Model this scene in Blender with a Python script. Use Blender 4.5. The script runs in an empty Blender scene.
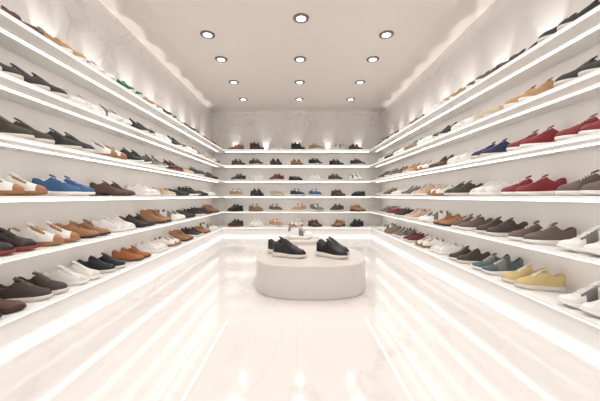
import bpy, math, random
import numpy as np
from mathutils import Matrix, Vector
random.seed(7)
scene = bpy.context.scene
scene.view_settings.view_transform = 'Standard'
scene.view_settings.look = 'None'

F = 298.0; VX = 297.0; VY = 196.0
EYE = 1.0; A = 2.2; a = 1.8; CEIL = 3.17
YB = 7.75; YS = 7.25; YN = -1.2
SP = 0.38
LEV = [EYE + k*SP for k in (3, 2, 1, 0, -1, -2)]

def s2l(c):
    return tuple(((v/255)/12.92 if v/255 <= 0.04045 else ((v/255+0.055)/1.055)**2.4) for v in c)

def new_mat(name):
    m = bpy.data.materials.new(name); m.use_nodes = True
    return m, m.node_tree.nodes, m.node_tree.links, m.node_tree.nodes['Principled BSDF']

def plain(name, rgb, rough=0.5, noise=0.0, scale=30, bump=0.0, spec=0.5):
    m, N, L, b = new_mat(name)
    c = s2l(rgb)
    b.inputs['Base Color'].default_value = (*c, 1)
    b.inputs['Roughness'].default_value = rough
    b.inputs['Specular IOR Level'].default_value = spec
    tc = N.new('ShaderNodeTexCoord'); n = N.new('ShaderNodeTexNoise')
    n.inputs['Scale'].default_value = scale
    L.new(tc.outputs['Object'], n.inputs['Vector'])
    if noise:
        r = N.new('ShaderNodeValToRGB')
        r.color_ramp.elements[0].color = (*[v*(1-noise) for v in c], 1)
        r.color_ramp.elements[1].color = (*[min(1, v*(1+noise)) for v in c], 1)
        L.new(n.outputs['Fac'], r.inputs['Fac']); L.new(r.outputs['Color'], b.inputs['Base Color'])
    if bump:
        bp = N.new('ShaderNodeBump'); bp.inputs['Strength'].default_value = bump
        bp.inputs['Distance'].default_value = 0.002
        L.new(n.outputs['Fac'], bp.inputs['Height']); L.new(bp.outputs['Normal'], b.inputs['Normal'])
    return m

def emit(name, rgb, s):
    m, N, L, b = new_mat(name)
    b.inputs['Base Color'].default_value = (0.8, 0.8, 0.8, 1)
    b.inputs['Emission Color'].default_value = (*s2l(rgb), 1)
    b.inputs['Emission Strength'].default_value = s
    return m

def marble(name, base, vein, rough, scale=1.0, amount=0.6, tile=None):
    m, N, L, b = new_mat(name)
    tc = N.new('ShaderNodeTexCoord')
    mp = N.new('ShaderNodeMapping'); mp.inputs['Rotation'].default_value = (0.5, 0.4, 0.6)
    mp.inputs['Scale'].default_value = (scale, scale*0.55, scale)
    L.new(tc.outputs['Object'], mp.inputs['Vector'])
    cl = N.new('ShaderNodeTexNoise'); cl.inputs['Scale'].default_value = 1.3; cl.inputs['Detail'].default_value = 6
    L.new(mp.outputs['Vector'], cl.inputs['Vector'])
    n1 = N.new('ShaderNodeTexNoise'); n1.inputs['Scale'].default_value = 1.7; n1.inputs['Detail'].default_value = 8
    n1.inputs['Distortion'].default_value = 1.1; n1.inputs['Roughness'].default_value = 0.55
    L.new(mp.outputs['Vector'], n1.inputs['Vector'])
    sub = N.new('ShaderNodeMath'); sub.operation = 'SUBTRACT'; sub.inputs[1].default_value = 0.5
    L.new(n1.outputs['Fac'], sub.inputs[0])
    ab = N.new('ShaderNodeMath'); ab.operation = 'ABSOLUTE'; L.new(sub.outputs[0], ab.inputs[0])
    r = N.new('ShaderNodeValToRGB')
    r.color_ramp.elements[0].position = 0.0; r.color_ramp.elements[0].color = (amount,)*3+(1,)
    r.color_ramp.elements[1].position = 0.035; r.color_ramp.elements[1].color = (0, 0, 0, 1)
    L.new(ab.outputs[0], r.inputs['Fac'])
    r2 = N.new('ShaderNodeValToRGB')
    r2.color_ramp.elements[0].position = 0.4; r2.color_ramp.elements[0].color = (0.15,)*3+(1,)
    r2.color_ramp.elements[1].position = 0.65; r2.color_ramp.elements[1].color = (1, 1, 1, 1)
    L.new(cl.outputs['Fac'], r2.inputs['Fac'])
    mu = N.new('ShaderNodeMath'); mu.operation = 'MULTIPLY'
    L.new(r.outputs['Color'], mu.inputs[0]); L.new(r2.outputs['Color'], mu.inputs[1])
    ad = N.new('ShaderNodeMath'); ad.operation = 'MULTIPLY_ADD'; ad.inputs[1].default_value = 0.22*amount
    L.new(r2.outputs['Color'], ad.inputs[0]); L.new(mu.outputs[0], ad.inputs[2])
    mx = N.new('ShaderNodeMix'); mx.data_type = 'RGBA'
    mx.inputs['A'].default_value = (*s2l(base), 1); mx.inputs['B'].default_value = (*s2l(vein), 1)
    L.new(ad.outputs[0], mx.inputs['Factor'])
    out = mx.outputs['Result']
    if tile:
        br = N.new('ShaderNodeTexBrick'); br.offset = 0.0
        br.inputs['Scale'].default_value = 1.0
        br.inputs['Brick Width'].default_value = tile; br.inputs['Row Height'].default_value = tile
        br.inputs['Mortar Size'].default_value = 0.002
        br.inputs['Color1'].default_value = (1, 1, 1, 1); br.inputs['Color2'].default_value = (1, 1, 1, 1)
        br.inputs['Mortar'].default_value = (0.88, 0.87, 0.86, 1)
        L.new(tc.outputs['Object'], br.inputs['Vector'])
        m2 = N.new('ShaderNodeMix'); m2.data_type = 'RGBA'; m2.blend_type = 'MULTIPLY'
        m2.inputs['Factor'].default_value = 1
        L.new(out, m2.inputs['A']); L.new(br.outputs['Color'], m2.inputs['B'])
        out = m2.outputs['Result']
    L.new(out, b.inputs['Base Color'])
    b.inputs['Roughness'].default_value = rough
    return m

M_floor = marble('polished_marble_floor', (230, 225, 222), (204, 197, 192), 0.10, 0.8, 0.5, tile=1.2)
M_floor.node_tree.nodes['Principled BSDF'].inputs['Specular IOR Level'].default_value = 0.8
M_wall = marble('marble_wall', (242, 238, 235), (208, 202, 197), 0.35, 1.3, 0.5)
M_ceil = plain('ceiling_plaster', (234, 226, 220), 0.8, 0.01, 4)
M_shelf = plain('white_lacquer', (242, 240, 237), 0.3, 0.01, 6)
M_panel = plain('cream_panel', (244, 240, 236), 0.5, 0.01, 5)
M_led = emit('led_warm_white', (255, 250, 244), 6.0)
M_bled = emit('base_led_warm_white', (255, 251, 246), 1.6)
M_lip = emit('led_diffuser', (255, 252, 248), 0.9)
M_fled = emit('floor_led', (255, 250, 244), 0.38)
M_lamp = emit('lamp_lens', (255, 250, 242), 3.0)
M_trimd = plain('lamp_trim_metal', (120, 110, 102), 0.4)
M_pod = plain('podium_lacquer', (208, 200, 194), 0.35, 0.01, 5)

def boxes(name, bl, mat, bevel=0.0, parent=None):
    vs = []; fs = []
    for (x0, x1, y0, y1, z0, z1) in bl:
        o = len(vs)
        vs += [(x0,y0,z0),(x1,y0,z0),(x1,y1,z0),(x0,y1,z0),(x0,y0,z1),(x1,y0,z1),(x1,y1,z1),(x0,y1,z1)]
        for f in [(0,3,2,1),(4,5,6,7),(0,1,5,4),(1,2,6,5),(2,3,7,6),(3,0,4,7)]:
            fs.append(tuple(i+o for i in f))
    me = bpy.data.meshes.new(name); me.from_pydata(vs, [], fs); me.materials.append(mat)
    ob = bpy.data.objects.new(name, me); scene.collection.objects.link(ob)
    if bevel:
        md = ob.modifiers.new('bevel', 'BEVEL'); md.width = bevel; md.segments = 2
    if parent: ob.parent = parent
    return ob

def empty(name):
    e = bpy.data.objects.new(name, None); scene.collection.objects.link(e); return e

# ---------------- room shell
boxes('floor', [(-A-.1, A+.1, YN, YB+.1, -.1, 0)], M_floor)
boxes('ceiling', [(-A-.1, A+.1, YN, YB+.1, CEIL, CEIL+.1)], M_ceil)
boxes('wall_left', [(-A-.1, -A, YN, YB, 0, CEIL)], M_wall)
boxes('wall_right', [(A, A+.1, YN, YB, 0, CEIL)], M_wall)
boxes('wall_back', [(-A-.1, A+.1, YB, YB+.1, 0, CEIL)], M_wall)

# ---------------- shelving
T = 0.034
for sgn in (-1, 1):
    P = empty('wall_shelving')
    def bx(x0, x1, y0, y1, z0, z1):
        u, v = sorted((sgn*x0, sgn*x1)); return (u, v, y0, y1, z0, z1)
    boxes('boards', [bx(a, A-.012, YN, YB-.012, z-T, z) for z in LEV], M_shelf, 0.003, P)
    boxes('back_panel', [bx(A-.012, A-.001, YN, YB-.001, 0.001, LEV[0]-T)], M_panel, 0, P)
    boxes('plinth', [bx(a+.03, A-.013, YN, YB-.012, 0.001, LEV[-1]-T)], M_shelf, 0, P)
    boxes('led_strip', [bx(a+.16, a+.18, YN, YS+.16, z-T-.006, z-T-.001) for z in LEV[:-1]] , M_led, 0, P)
    boxes('lip_diffuser', [bx(a-.003, a-.0005, YN, YS, z-T+.006, z-T+.014) for z in LEV], M_lip, 0, P)
    boxes('base_led', [bx(a+.008, a+.028, YN, YS+.01, .002, .030)], M_bled, 0, P)
P = empty('wall_shelving')
boxes('boards', [(-a+.001, a-.001, YS, YB-.012, z-T, z) for z in LEV], M_shelf, 0.003, P)
boxes('back_panel', [(-a, a, YB-.012, YB-.001, .001, LEV[0]-T)], M_panel, 0, P)
boxes('plinth', [(-a-.02, a+.02, YS+.03, YB-.013, .001, LEV[-1]-T)], M_shelf, 0, P)
boxes('led_strip', [(-a, a, YS+.2, YS+.225, z-T-.006, z-T-.001) for z in LEV[:-1]], M_led, 0, P)
boxes('lip_diffuser', [(-a, a, YS-.003, YS-.0005, z-T+.006, z-T+.014) for z in LEV], M_lip, 0, P)
boxes('base_led', [(-a, a, YS+.008, YS+.028, .002, .030)], M_bled, 0, P)

# ---------------- floor inlaid led frame
fl = []
for x in (.56, .69):
    for s in (-1, 1):
        fl.append((s*x-.007, s*x+.007, YN, 2.55 if x > .6 else 2.42, .0005, .003))
boxes('floor_led_inlay', fl, M_fled)

# ---------------- podiums
def lathe(name, prof, mat, loc, n=96, parent=None, sq=2.0):
    vs = []; fs = []
    for r, z in prof:
        for i in range(n):
            t = 2*math.pi*i/n
            c, s = math.cos(t), math.sin(t)
            q = (abs(c)**sq+abs(s)**sq)**(-1/sq)
            vs.append((r*q*c, r*q*s, z))
    m = len(prof)
    for j in range(m-1):
        for i in range(n):
            k = (i+1) % n; fs.append((j*n+i, j*n+k, (j+1)*n+k, (j+1)*n+i))
    fs.append(tuple(range(n))[::-1]); fs.append(tuple((m-1)*n+i for i in range(n)))
    me = bpy.data.meshes.new(name); me.from_pydata(vs, [], fs); me.materials.append(mat)
    ob = bpy.data.objects.new(name, me); scene.collection.objects.link(ob); ob.location = loc
    me.polygons.foreach_set('use_smooth', [len(p.vertices) == 4 for p in me.polygons])
    md = ob.modifiers.new('es', 'EDGE_SPLIT'); md.split_angle = math.radians(50)
    if parent: ob.parent = parent
    return ob
def podium(r, h, loc, sq=2.0):
    lathe('display_podium', [(r-.01, 0.0), (r-.01, .012), (r, .016), (r, h-.012), (r-.003, h-.004), (r-.012, h)], M_pod, loc, sq=sq)
PX = 0.15
podium(.605, .33, (PX, 3.45, 0), 2.8); podium(.34, .33, (.05, 4.75, 0), 2.8)

# ---------------- downlights
pos = [(x, y) for y in (4.0, 4.72, 5.67, 6.67) for x in (-1.2, 1.2)] + [(.05, y) for y in (3.63, 4.72, 5.67, 6.67)]
pos += [(x, y) for y in (2.6, 1.2) for x in (-1.2, 1.2)] + [(.05, 2.2), (.05, .8)]
for x, y in pos:
    d = empty('recessed_downlight'); d.location = (x, y, CEIL)
    lathe('trim_ring', [(.07, -.012), (.095, -.012), (.098, -.004), (.098, 0)], M_trimd, (0, 0, 0), 32, d)
    lathe('lens', [(.055, -.016), (.058, -.014), (.058, -.0121)], M_lamp, (0, 0, 0), 32, d)
    l = bpy.data.lights.new('lamp', 'SPOT'); l.energy = 5 if y > 6 else 31
    l.spot_size = math.radians(160); l.spot_blend = 1
    l.shadow_soft_size = .06; l.color = (1, .98, .955)
    lo = bpy.data.objects.new('lamp', l); scene.collection.objects.link(lo); lo.parent = d; lo.location = (0, 0, -.08)
def uplight(x, y, dx, dy, e):
    d = empty('shelf_uplight'); d.location = (x, y, LEV[0])
    lathe('puck', [(.015, 0), (.015, .02), (.012, .022)], M_trimd, (0, 0, 0), 20, d)
    l = bpy.data.lights.new('lamp', 'SPOT'); l.energy = e; l.spot_size = math.radians(56); l.spot_blend = .35
    l.shadow_soft_size = .015; l.color = (1, .98, .95)
    lo = bpy.data.objects.new('lamp', l); scene.collection.objects.link(lo); lo.parent = d; lo.location = (0, 0, .03)
    lo.rotation_euler = Vector((dx, dy, 1)).to_track_quat('-Z', 'Y').to_euler()
for s in (-1, 1):
    for k in range(10):
        uplight(s*(A-.04), 1.35+k*.62, s*.30, 0, 17)
for k in range(5):
    uplight(-1.6+k*.8, YB-.04, 0, .30, 7)

# ---------------- shoes
L0 = 0.29
def tsm(x, e0, e1):
    u = min(1, max(0, (x-e0)/(e1-e0))); return u*u*(3-2*u)
TYPES = {
 'sneaker': dict(h=[(0,.056),(.04,.068),(.12,.062),(.22,.047),(.32,.058),(.42,.082),(.5,.073),(.65,.050),(.8,.036),(.92,.030),(1,.014)],
      zt=[(0,.030),(.5,.024),(1,.022)], zb=[(0,.004),(.06,0),(.7,0),(1,.010)], e=.005, op=.40, lace=5, toe=.76, w=1.0),
 'runner': dict(h=[(0,.058),(.04,.078),(.12,.068),(.22,.048),(.32,.058),(.42,.082),(.5,.072),(.65,.048),(.8,.033),(.92,.025),(1,.012)],
      zt=[(0,.046),(.15,.038),(.5,.028),(.8,.022),(1,.028)], zb=[(0,.014),(.1,0),(.68,0),(1,.022)], e=.008, op=.40, lace=6, toe=.76, w=1.02),
 'oxford': dict(h=[(0,.050),(.04,.062),(.12,.058),(.22,.046),(.32,.055),(.40,.074),(.5,.064),(.65,.041),(.8,.029),(.92,.023),(1,.010)],
      zt=[(0,.034),(.28,.031),(.6,.014),(1,.020)], zb=[(0,0),(.28,0),(.29,.016),(.45,.012),(.62,0),(.8,0),(1,.010)], e=.005, op=.38, lace=4, toe=.70, w=.93),
 'loafer': dict(h=[(0,.046),(.04,.058),(.12,.052),(.22,.042),(.4,.046),(.5,.058),(.58,.054),(.7,.040),(.8,.031),(.92,.024),(1,.011)],
      zt=[(0,.030),(.28,.027),(.6,.014),(1,.018)], zb=[(0,0),(.28,0),(.29,.012),(.45,.010),(.62,0),(.8,0),(1,.008)], e=.004, op=.50, lace=0, toe=.73, w=.95),
 'boot': dict(h=[(0,.060),(.03,.115),(.12,.112),(.22,.108),(.32,.110),(.40,.110),(.46,.092),(.55,.070),(.7,.048),(.82,.038),(.92,.032),(1,.016)],
      zt=[(0,.038),(.28,.035),(.6,.022),(1,.026)], zb=[(0,0),(.28,0),(.29,.014),(.45,.012),(.62,0),(.8,0),(1,.010)], e=.006, op=.39, lace=5, toe=.76, w=1.0),
}
def ip(kn, t):
    xs, ys = zip(*kn)
    if t <= .02 or t >= .98: return float(np.interp(t, xs, ys))
    return float(sum(np.interp(t+d, xs, ys) for d in (-.03, -.015, 0, .015, .03))/5)
def make_template(typ, hi):
    p = TYPES[typ]; n = 40 if hi else 18; K = 12 if hi else 6
    def hw(t):
        b = np.interp(t, [0,.1,.25,.4,.55,.7,.8,.9,1], [.036,.037,.035,.035,.043,.049,.048,.045,.040])*p['w']
        if t < .12: b *= math.sqrt(max(0, 1-((.12-t)/.12)**2))
        if t > p['toe']: b *= max(0, 1-((t-p['toe'])/(1-p['toe']))**2.3)**.5
        return b
    cy = lambda t: .007*math.sin(math.pi*min(1, max(0, (t-.3)/.7)))
    ts = [(1-math.cos(math.pi*i/n))/2 for i in range(n+1)]
    def closed(t, s):
        w = hw(t); h = ip(p['h'], t); ph = (1-abs(s))*math.pi/2
        y = w*math.copysign(max(0,math.cos(ph))**.75, s) if abs(s) > 1e-6 else 0
        return y, h*math.sin(ph)**.85
    def upper(t, s):
        y, z = closed(t, s)
        o = tsm(t, 0.0, .05)*(1-tsm(t, p['op'], p['op']+.06))
        if o > 0:
            w = hw(t); h = ip(p['h'], t); q = abs(s)
            if q >= .4:
                u = (1-q)/.6; yo = w*(1-.34*u**2.2); zo = h*math.sin(u*math.pi/2)**.9
            else:
                u = q/.4; yo = w*.66*(u**.5)*.9 if u < .999 else w*.66
                zo = .006+(h-.006)*max(0, (u-.45)/.55)**.6
            yo = math.copysign(yo, s) if q > 1e-6 else 0
            y = y*(1-o)+yo*o; z = z*(1-o)+zo*o
        return (t-.5)*L0, y+cy(t), z+ip(p['zt'], t)-.002
    V = []; Fc = []; S = []
    def grid(pts, slotf, wrap=False):
        o = len(V); R = len(pts); C = len(pts[0])
        for r in pts: V.extend(r)
        for i in range(R-1):
            for j in range(C if wrap else C-1):
                k = (j+1) % C
                Fc.append((o+i*C+j, o+(i+1)*C+j, o+(i+1)*C+k, o+i*C+k)); S.append(slotf(i, j))
    ss = [k/K for k in range(-K, K+1)]
    def us(i, j):
        t = (ts[i]+ts[i+1])/2; s = abs((ss[j]+ss[j+1])/2)
        if .04 < t < p['op'] and s < .4: return 2
        if t < .10 and s < .85: return 4
        if t > .86 and typ in ('sneaker', 'oxford') : return 4
        if p['lace'] and p['op'] < t < .68 and .22 < s < .5: return 4
        if typ == 'runner' and .42 < t < .6 and s > .5: return 4
        return 0
    grid([[upper(t, s) for s in ss] for t in ts], us)
    rings = []
    for t in ts:
        w = hw(t)+p['e']*min(1, hw(t)/.02); c = cy(t); x = (t-.5)*(L0+2*p['e'])
        zt = ip(p['zt'], t); zb = float(np.interp(t, *zip(*p['zb'])))
        zm = (zt+zb)/2
        rings.append([(x, c-w*.97, zb), (x, c-w*1.02, zm), (x, c-w, zt-.001), (x, c-w*.85, zt+.001),
                      (x, c+w*.85, zt+.001), (x, c+w, zt-.001), (x, c+w*1.02, zm), (x, c+w*.97, zb)])
    grid(rings, lambda i, j: 1, True)
    def strip(path, half, th, slot):
        pts = []
        for (x, y, z), (dx, dy, dz) in path:
            pts.append([(x-dx*half, y-dy*half, z-dz*half), (x+dx*half, y+dy*half, z+dz*half),
                        (x+dx*half, y+dy*half, z+dz*half-th), (x-dx*half, y-dy*half, z-dz*half-th)])
        grid(pts, lambda i, j: slot, True)
    def csurf(t, s, up=0):
        y, z = closed(t, s); return ((t-.5)*L0, y+cy(t), z+ip(p['zt'], t)-.002+up)
    if p['lace']:
        for i in range(p['lace']):
            t = p['op']+.065+i*.042
            A1 = Vector(csurf(t+.02, 0)) - Vector(csurf(t-.02, 0)); A1.normalize()
            strip([(csurf(t+.010*math.sin(i+q), s, .004), A1) for q, s in enumerate((-.36, -.2, 0, .2, .36))], .0032, .005, 3)
        b = Vector(csurf(p['op']+.09, 0, .001)); b2 = Vector(csurf(p['op']+.05, 0, .003))
        dr = Vector((-.045, 0, .018)) if typ != 'boot' else Vector((-.02,0,.05))
        path = [(tuple(b), (0,1,0)), (tuple(b2), (0,1,0)), (tuple(b2+dr*.35), (0,1,0)), (tuple(b2+dr*.6), (0,1,0))]
        strip(path, .020, .008, 0)
    elif typ == 'loafer':
        strip([(csurf(.60, s, .003), (1, 0, 0)) for s in (-.9, -.6, -.3, 0, .3, .6, .9)], .008, .004, 4)
    Va = np.array(V, float); Va[:, 2] *= 1.34 if typ != 'boot' else 1.12
    return Va, np.array(Fc, int), np.array(S, int)

TPL = {(k, h): make_template(k, h) for k in TYPES for h in (True, False)}

MATS = {}
def C(name, rgb, rough=.5):
    MATS[name] = plain('shoe_'+name, rgb, rough, .10, 60, .25)
for nm, rgb, r in [('white',(234,231,227),.45),('offwhite',(214,207,199),.5),('black',(18,18,20),.4),('charcoal',(46,45,46),.6),
   ('olive',(62,58,47),.65),('grey',(120,117,114),.65),('taupe',(102,86,77),.6),('darktaupe',(66,54,49),.55),('brown',(86,57,41),.4),
   ('darkbrown',(52,34,28),.4),('tan',(158,112,74),.45),('camel',(178,140,98),.55),('sand',(194,172,142),.6),('yellow',(204,180,126),.6),
   ('blue',(50,94,140),.6),('navy',(28,36,78),.5),('teal',(80,98,102),.6),('red',(124,18,28),.45),('maroon',(94,20,30),.45),
   ('green',(22,102,74),.55),('orange',(162,98,52),.5),('gum',(150,102,64),.5),('pink',(204,170,157),.6),('khaki',(126,114,88),.6),('redsole',(132,50,38),.5)]:
    C(nm, rgb, r)
MN = list(MATS)
ST = {
 'white': ('sneaker','white','white','offwhite','white','offwhite'), 'white_b': ('runner','white','white','sand','white','grey'),
 'white_t': ('sneaker','white','gum','tan','white','tan'), 'white_r': ('runner','white','white','red','white','red'),
 'black': ('sneaker','black','black','charcoal','black','charcoal'), 'black_w': ('runner','black','white','charcoal','black','charcoal'),
 'black_s': ('sneaker','black','offwhite','charcoal','charcoal','black'),
 'black_o': ('oxford','black','black','taupe','black','black'), 'char': ('sneaker','charcoal','offwhite','black','grey','charcoal'),
 'olive': ('sneaker','olive','offwhite','charcoal','khaki','olive'), 'grey': ('runner','grey','white','charcoal','white','taupe'),
 'taupe': ('sneaker','taupe','white','charcoal','offwhite','taupe'), 'dtaupe': ('sneaker','darktaupe','offwhite','black','taupe','darktaupe'),
 'brown': ('oxford','brown','darkbrown','sand','darkbrown','brown'), 'dbrown': ('oxford','darkbrown','black','tan','black','darkbrown'),
 'tan': ('oxford','tan','darkbrown','sand','brown','tan'), 'tan_w': ('sneaker','white','tan','camel','camel','tan'),
 'camel': ('sneaker','camel','white','sand','white','camel'), 'sand': ('loafer','sand','offwhite','camel','sand','camel'),
 'yellow': ('sneaker','yellow','offwhite','sand','white','yellow'), 'blue': ('sneaker','blue','white','navy','white','blue'),
 'navy': ('sneaker','navy','offwhite','charcoal','white','navy'), 'teal': ('runner','teal','white','charcoal','offwhite','grey'),
 'red': ('sneaker','red','white','black','white','red'), 'maroon': ('sneaker','maroon','offwhite','black','maroon','maroon'),
 'green': ('runner','green','white','charcoal','white','green'), 'orange': ('oxford','orange','brown','sand','brown','orange'),
 'pink': ('runner','pink','white','sand','white','sand'), 'khaki': ('sneaker','khaki','gum','sand','offwhite','khaki'),
 'redsole': ('sneaker','darkbrown','redsole','black','black','black'), 'bloaf': ('loafer','darkbrown','black','tan','black','brown'),
 'kloaf': ('loafer','black','black','taupe','black','black'), 'bootb': ('boot','brown','black','sand','darkbrown','darkbrown'),
 'bootk': ('boot','black','black','charcoal','black','black'), 'boott': ('boot','tan','darkbrown','sand','brown','camel'),
}
class Group:
    def __init__(s): s.V=[]; s.F=[]; s.S=[]; s.o=0
    def shoe(s, style, x, y, z, yaw, hi, side, sc):
        d = ST[style]; v, f, sl = TPL[(d[0], hi)]
        v = v*sc; v[:, 1] *= side
        c, n = math.cos(yaw), math.sin(yaw)
        w = np.stack([v[:,0]*c-v[:,1]*n+x, v[:,0]*n+v[:,1]*c+y, v[:,2]+z+.0005], 1)
        lut = np.array([MN.index(m) for m in d[1:]])
        if side < 0: f = f[:, ::-1]
        s.V.append(w); s.F.append(f+s.o); s.S.append(lut[sl]); s.o += len(w)
    def done(s, name):
        V = np.concatenate(s.V); Fq = np.concatenate(s.F); S = np.concatenate(s.S)
        me = bpy.data.meshes.new(name)
        me.vertices.add(len(V)); me.vertices.foreach_set('co', V.ravel())
        me.loops.add(Fq.size); me.loops.foreach_set('vertex_index', Fq.ravel())
        me.polygons.add(len(Fq)); me.polygons.foreach_set('loop_start', np.arange(0, Fq.size, 4))
        used = sorted(set(S.tolist())); mp = {u: i for i, u in enumerate(used)}
        for u in used: me.materials.append(MATS[MN[u]])
        me.polygons.foreach_set('material_index', [mp[q] for q in S.tolist()])
        me.polygons.foreach_set('use_smooth', np.ones(len(Fq), bool))
        me.update(calc_edges=True); me.validate()
        ob = bpy.data.objects.new(name, me); scene.collection.objects.link(ob); return ob

LEFT = [
 [(20,'brown'),(70,'camel'),(104,'white_r'),(134,'green'),(156,'camel')],
 [(0,'char'),(48,'char'),(92,'white'),(122,'white_b'),(148,'black_s')],
 [(32,'olive'),(80,'char'),(116,'white_t'),(143,'black_w')],
 [(24,'white_t'),(80,'blue'),(126,'brown'),(154,'white')],
 [(14,'redsole'),(62,'tan_w'),(98,'tan'),(126,'white'),(148,'dbrown')],
 [(0,'brown'),(50,'dtaupe'),(87,'white'),(115,'black_s'),(143,'orange'),(162,'white')]]
RIGHT = [
 [(560,'char'),(510,'brown'),(476,'taupe'),(450,'camel')],
 [(580,'char'),(520,'camel'),(485,'sand'),(460,'white')],
 [(580,'red'),(522,'red'),(482,'navy'),(455,'white'),(435,'brown')],
 [(582,'taupe'),(516,'red'),(480,'white'),(452,'olive')],
 [(584,'white_b'),(524,'taupe'),(487,'dtaupe'),(460,'taupe'),(440,'tan')],
 [(582,'white_b'),(516,'yellow'),(483,'teal'),(457,'dtaupe'),(436,'white')]]
FARL = ['black_s','tan','white','dbrown','char','camel','white_b','black_o','white','brown','black_w','grey','white_t','kloaf','navy','sand','redsole','boott']
FARR = ['red','brown','white','khaki','camel','teal','pink','white','black_s','white_b','grey','olive','maroon','taupe','white_t','sand','dbrown','bootb']
SC = 1.15; YAW = .40
for sgn, rows, far in ((-1, LEFT, FARL), (1, RIGHT, FARR)):
    for r, row in enumerate(rows):
        g = Group(); lst = []
        for xt, stl in row:
            lst.append((F*(a+.03)/abs(xt-VX)-.065, stl))
        lst.insert(0, (lst[0][0]-.5, random.choice(far)))
        d = lst[-1][0]+.50; prev = None
        while d < 6.85:
            c = random.choice([q for q in far if q != prev]); prev = c
            lst.append((d, c)); d += .50+random.random()*.08
        for i, (d, stl) in enumerate(lst):
            gap = min(.17, .42*((lst[i+1][0]-d) if i+1 < len(lst) else .42))
            if gap < .135: gap = .135
            hi = d < 4.2; sc = SC*(.98+random.random()*.04)
            for k, side in ((0, 1), (1, -1)):
                th = YAW+random.uniform(-.07, .07)
                yaw = math.pi-th if sgn > 0 else th
                x = sgn*(a+.176+random.uniform(-.006, .006))
                g.shoe(stl, x, d+k*gap, LEV[r], yaw, hi, side*(-sgn), sc)
        g.done('shoe_row')
BACK = [['tan','bootb','white','bootk','camel','white_b','brown'],
        ['brown','olive','black','tan','black_w','dbrown','char'],
        ['char','white','maroon','bloaf','white','olive','white_b'],
        ['camel','black','sand','navy','blue','brown','kloaf'],
        ['black','khaki','taupe','camel','grey','dtaupe','tan'],
        ['redsole','white','camel','white_t','brown','tan','black']]
for r, row in enumerate(BACK):
    g = Group()
    for i, stl in enumerate(row):
        x = -1.5+i*.5+random.uniform(-.05, .05)
        yaw = random.choice([-.75, -.95, math.pi+.8, -math.pi/2+.4])
        c, n = math.cos(yaw), math.sin(yaw)
        for k, side in ((0, 1), (1, -1)):
            o = (k-.5)*.135
            g.shoe(stl, x-n*o, YS+.22+c*o, LEV[r], yaw, False, side, 1.2)
    g.done('shoe_row')

def pair(name, style, x, y, z, yaw, sep=.14, slide=.05, sc=1.13):
    g = Group(); c, n = math.cos(yaw), math.sin(yaw)
    for k, side in ((0, 1), (1, -1)):
        o = (k-.5)*sep; s = (k-.5)*slide
        g.shoe(style, x-n*o+c*s, y+c*o+n*s, z, yaw+(k-.5)*.12, True, -side, sc)
    g.done(name)
pair('black_sneaker_pair', 'black_s', -.12, 3.38, .33, -.25, .18, -.12, 1.3)
pair('black_sneaker_pair', 'black_s', .40, 3.36, .33, -.55, .17, -.06, 1.3)
pair('white_sneaker_pair', 'white_b', .06, 4.75, .33, .2, .14, .05, 1.3)

# ---------------- world + camera
w = bpy.data.worlds.new('world'); scene.world = w; w.use_nodes = True
bg = w.node_tree.nodes['Background']; bg.inputs['Color'].default_value = (1, .985, .968, 1); bg.inputs['Strength'].default_value = 1.2
cam = bpy.data.cameras.new('camera'); co = bpy.data.objects.new('camera', cam); scene.collection.objects.link(co)
co.location = (0, 0, EYE); co.rotation_euler = (math.pi/2, 0, 0)
cam.sensor_width = 36; cam.lens = F/600*36; cam.shift_x = 3/600; cam.shift_y = -4.5/600; cam.clip_start = .05
scene.camera = co
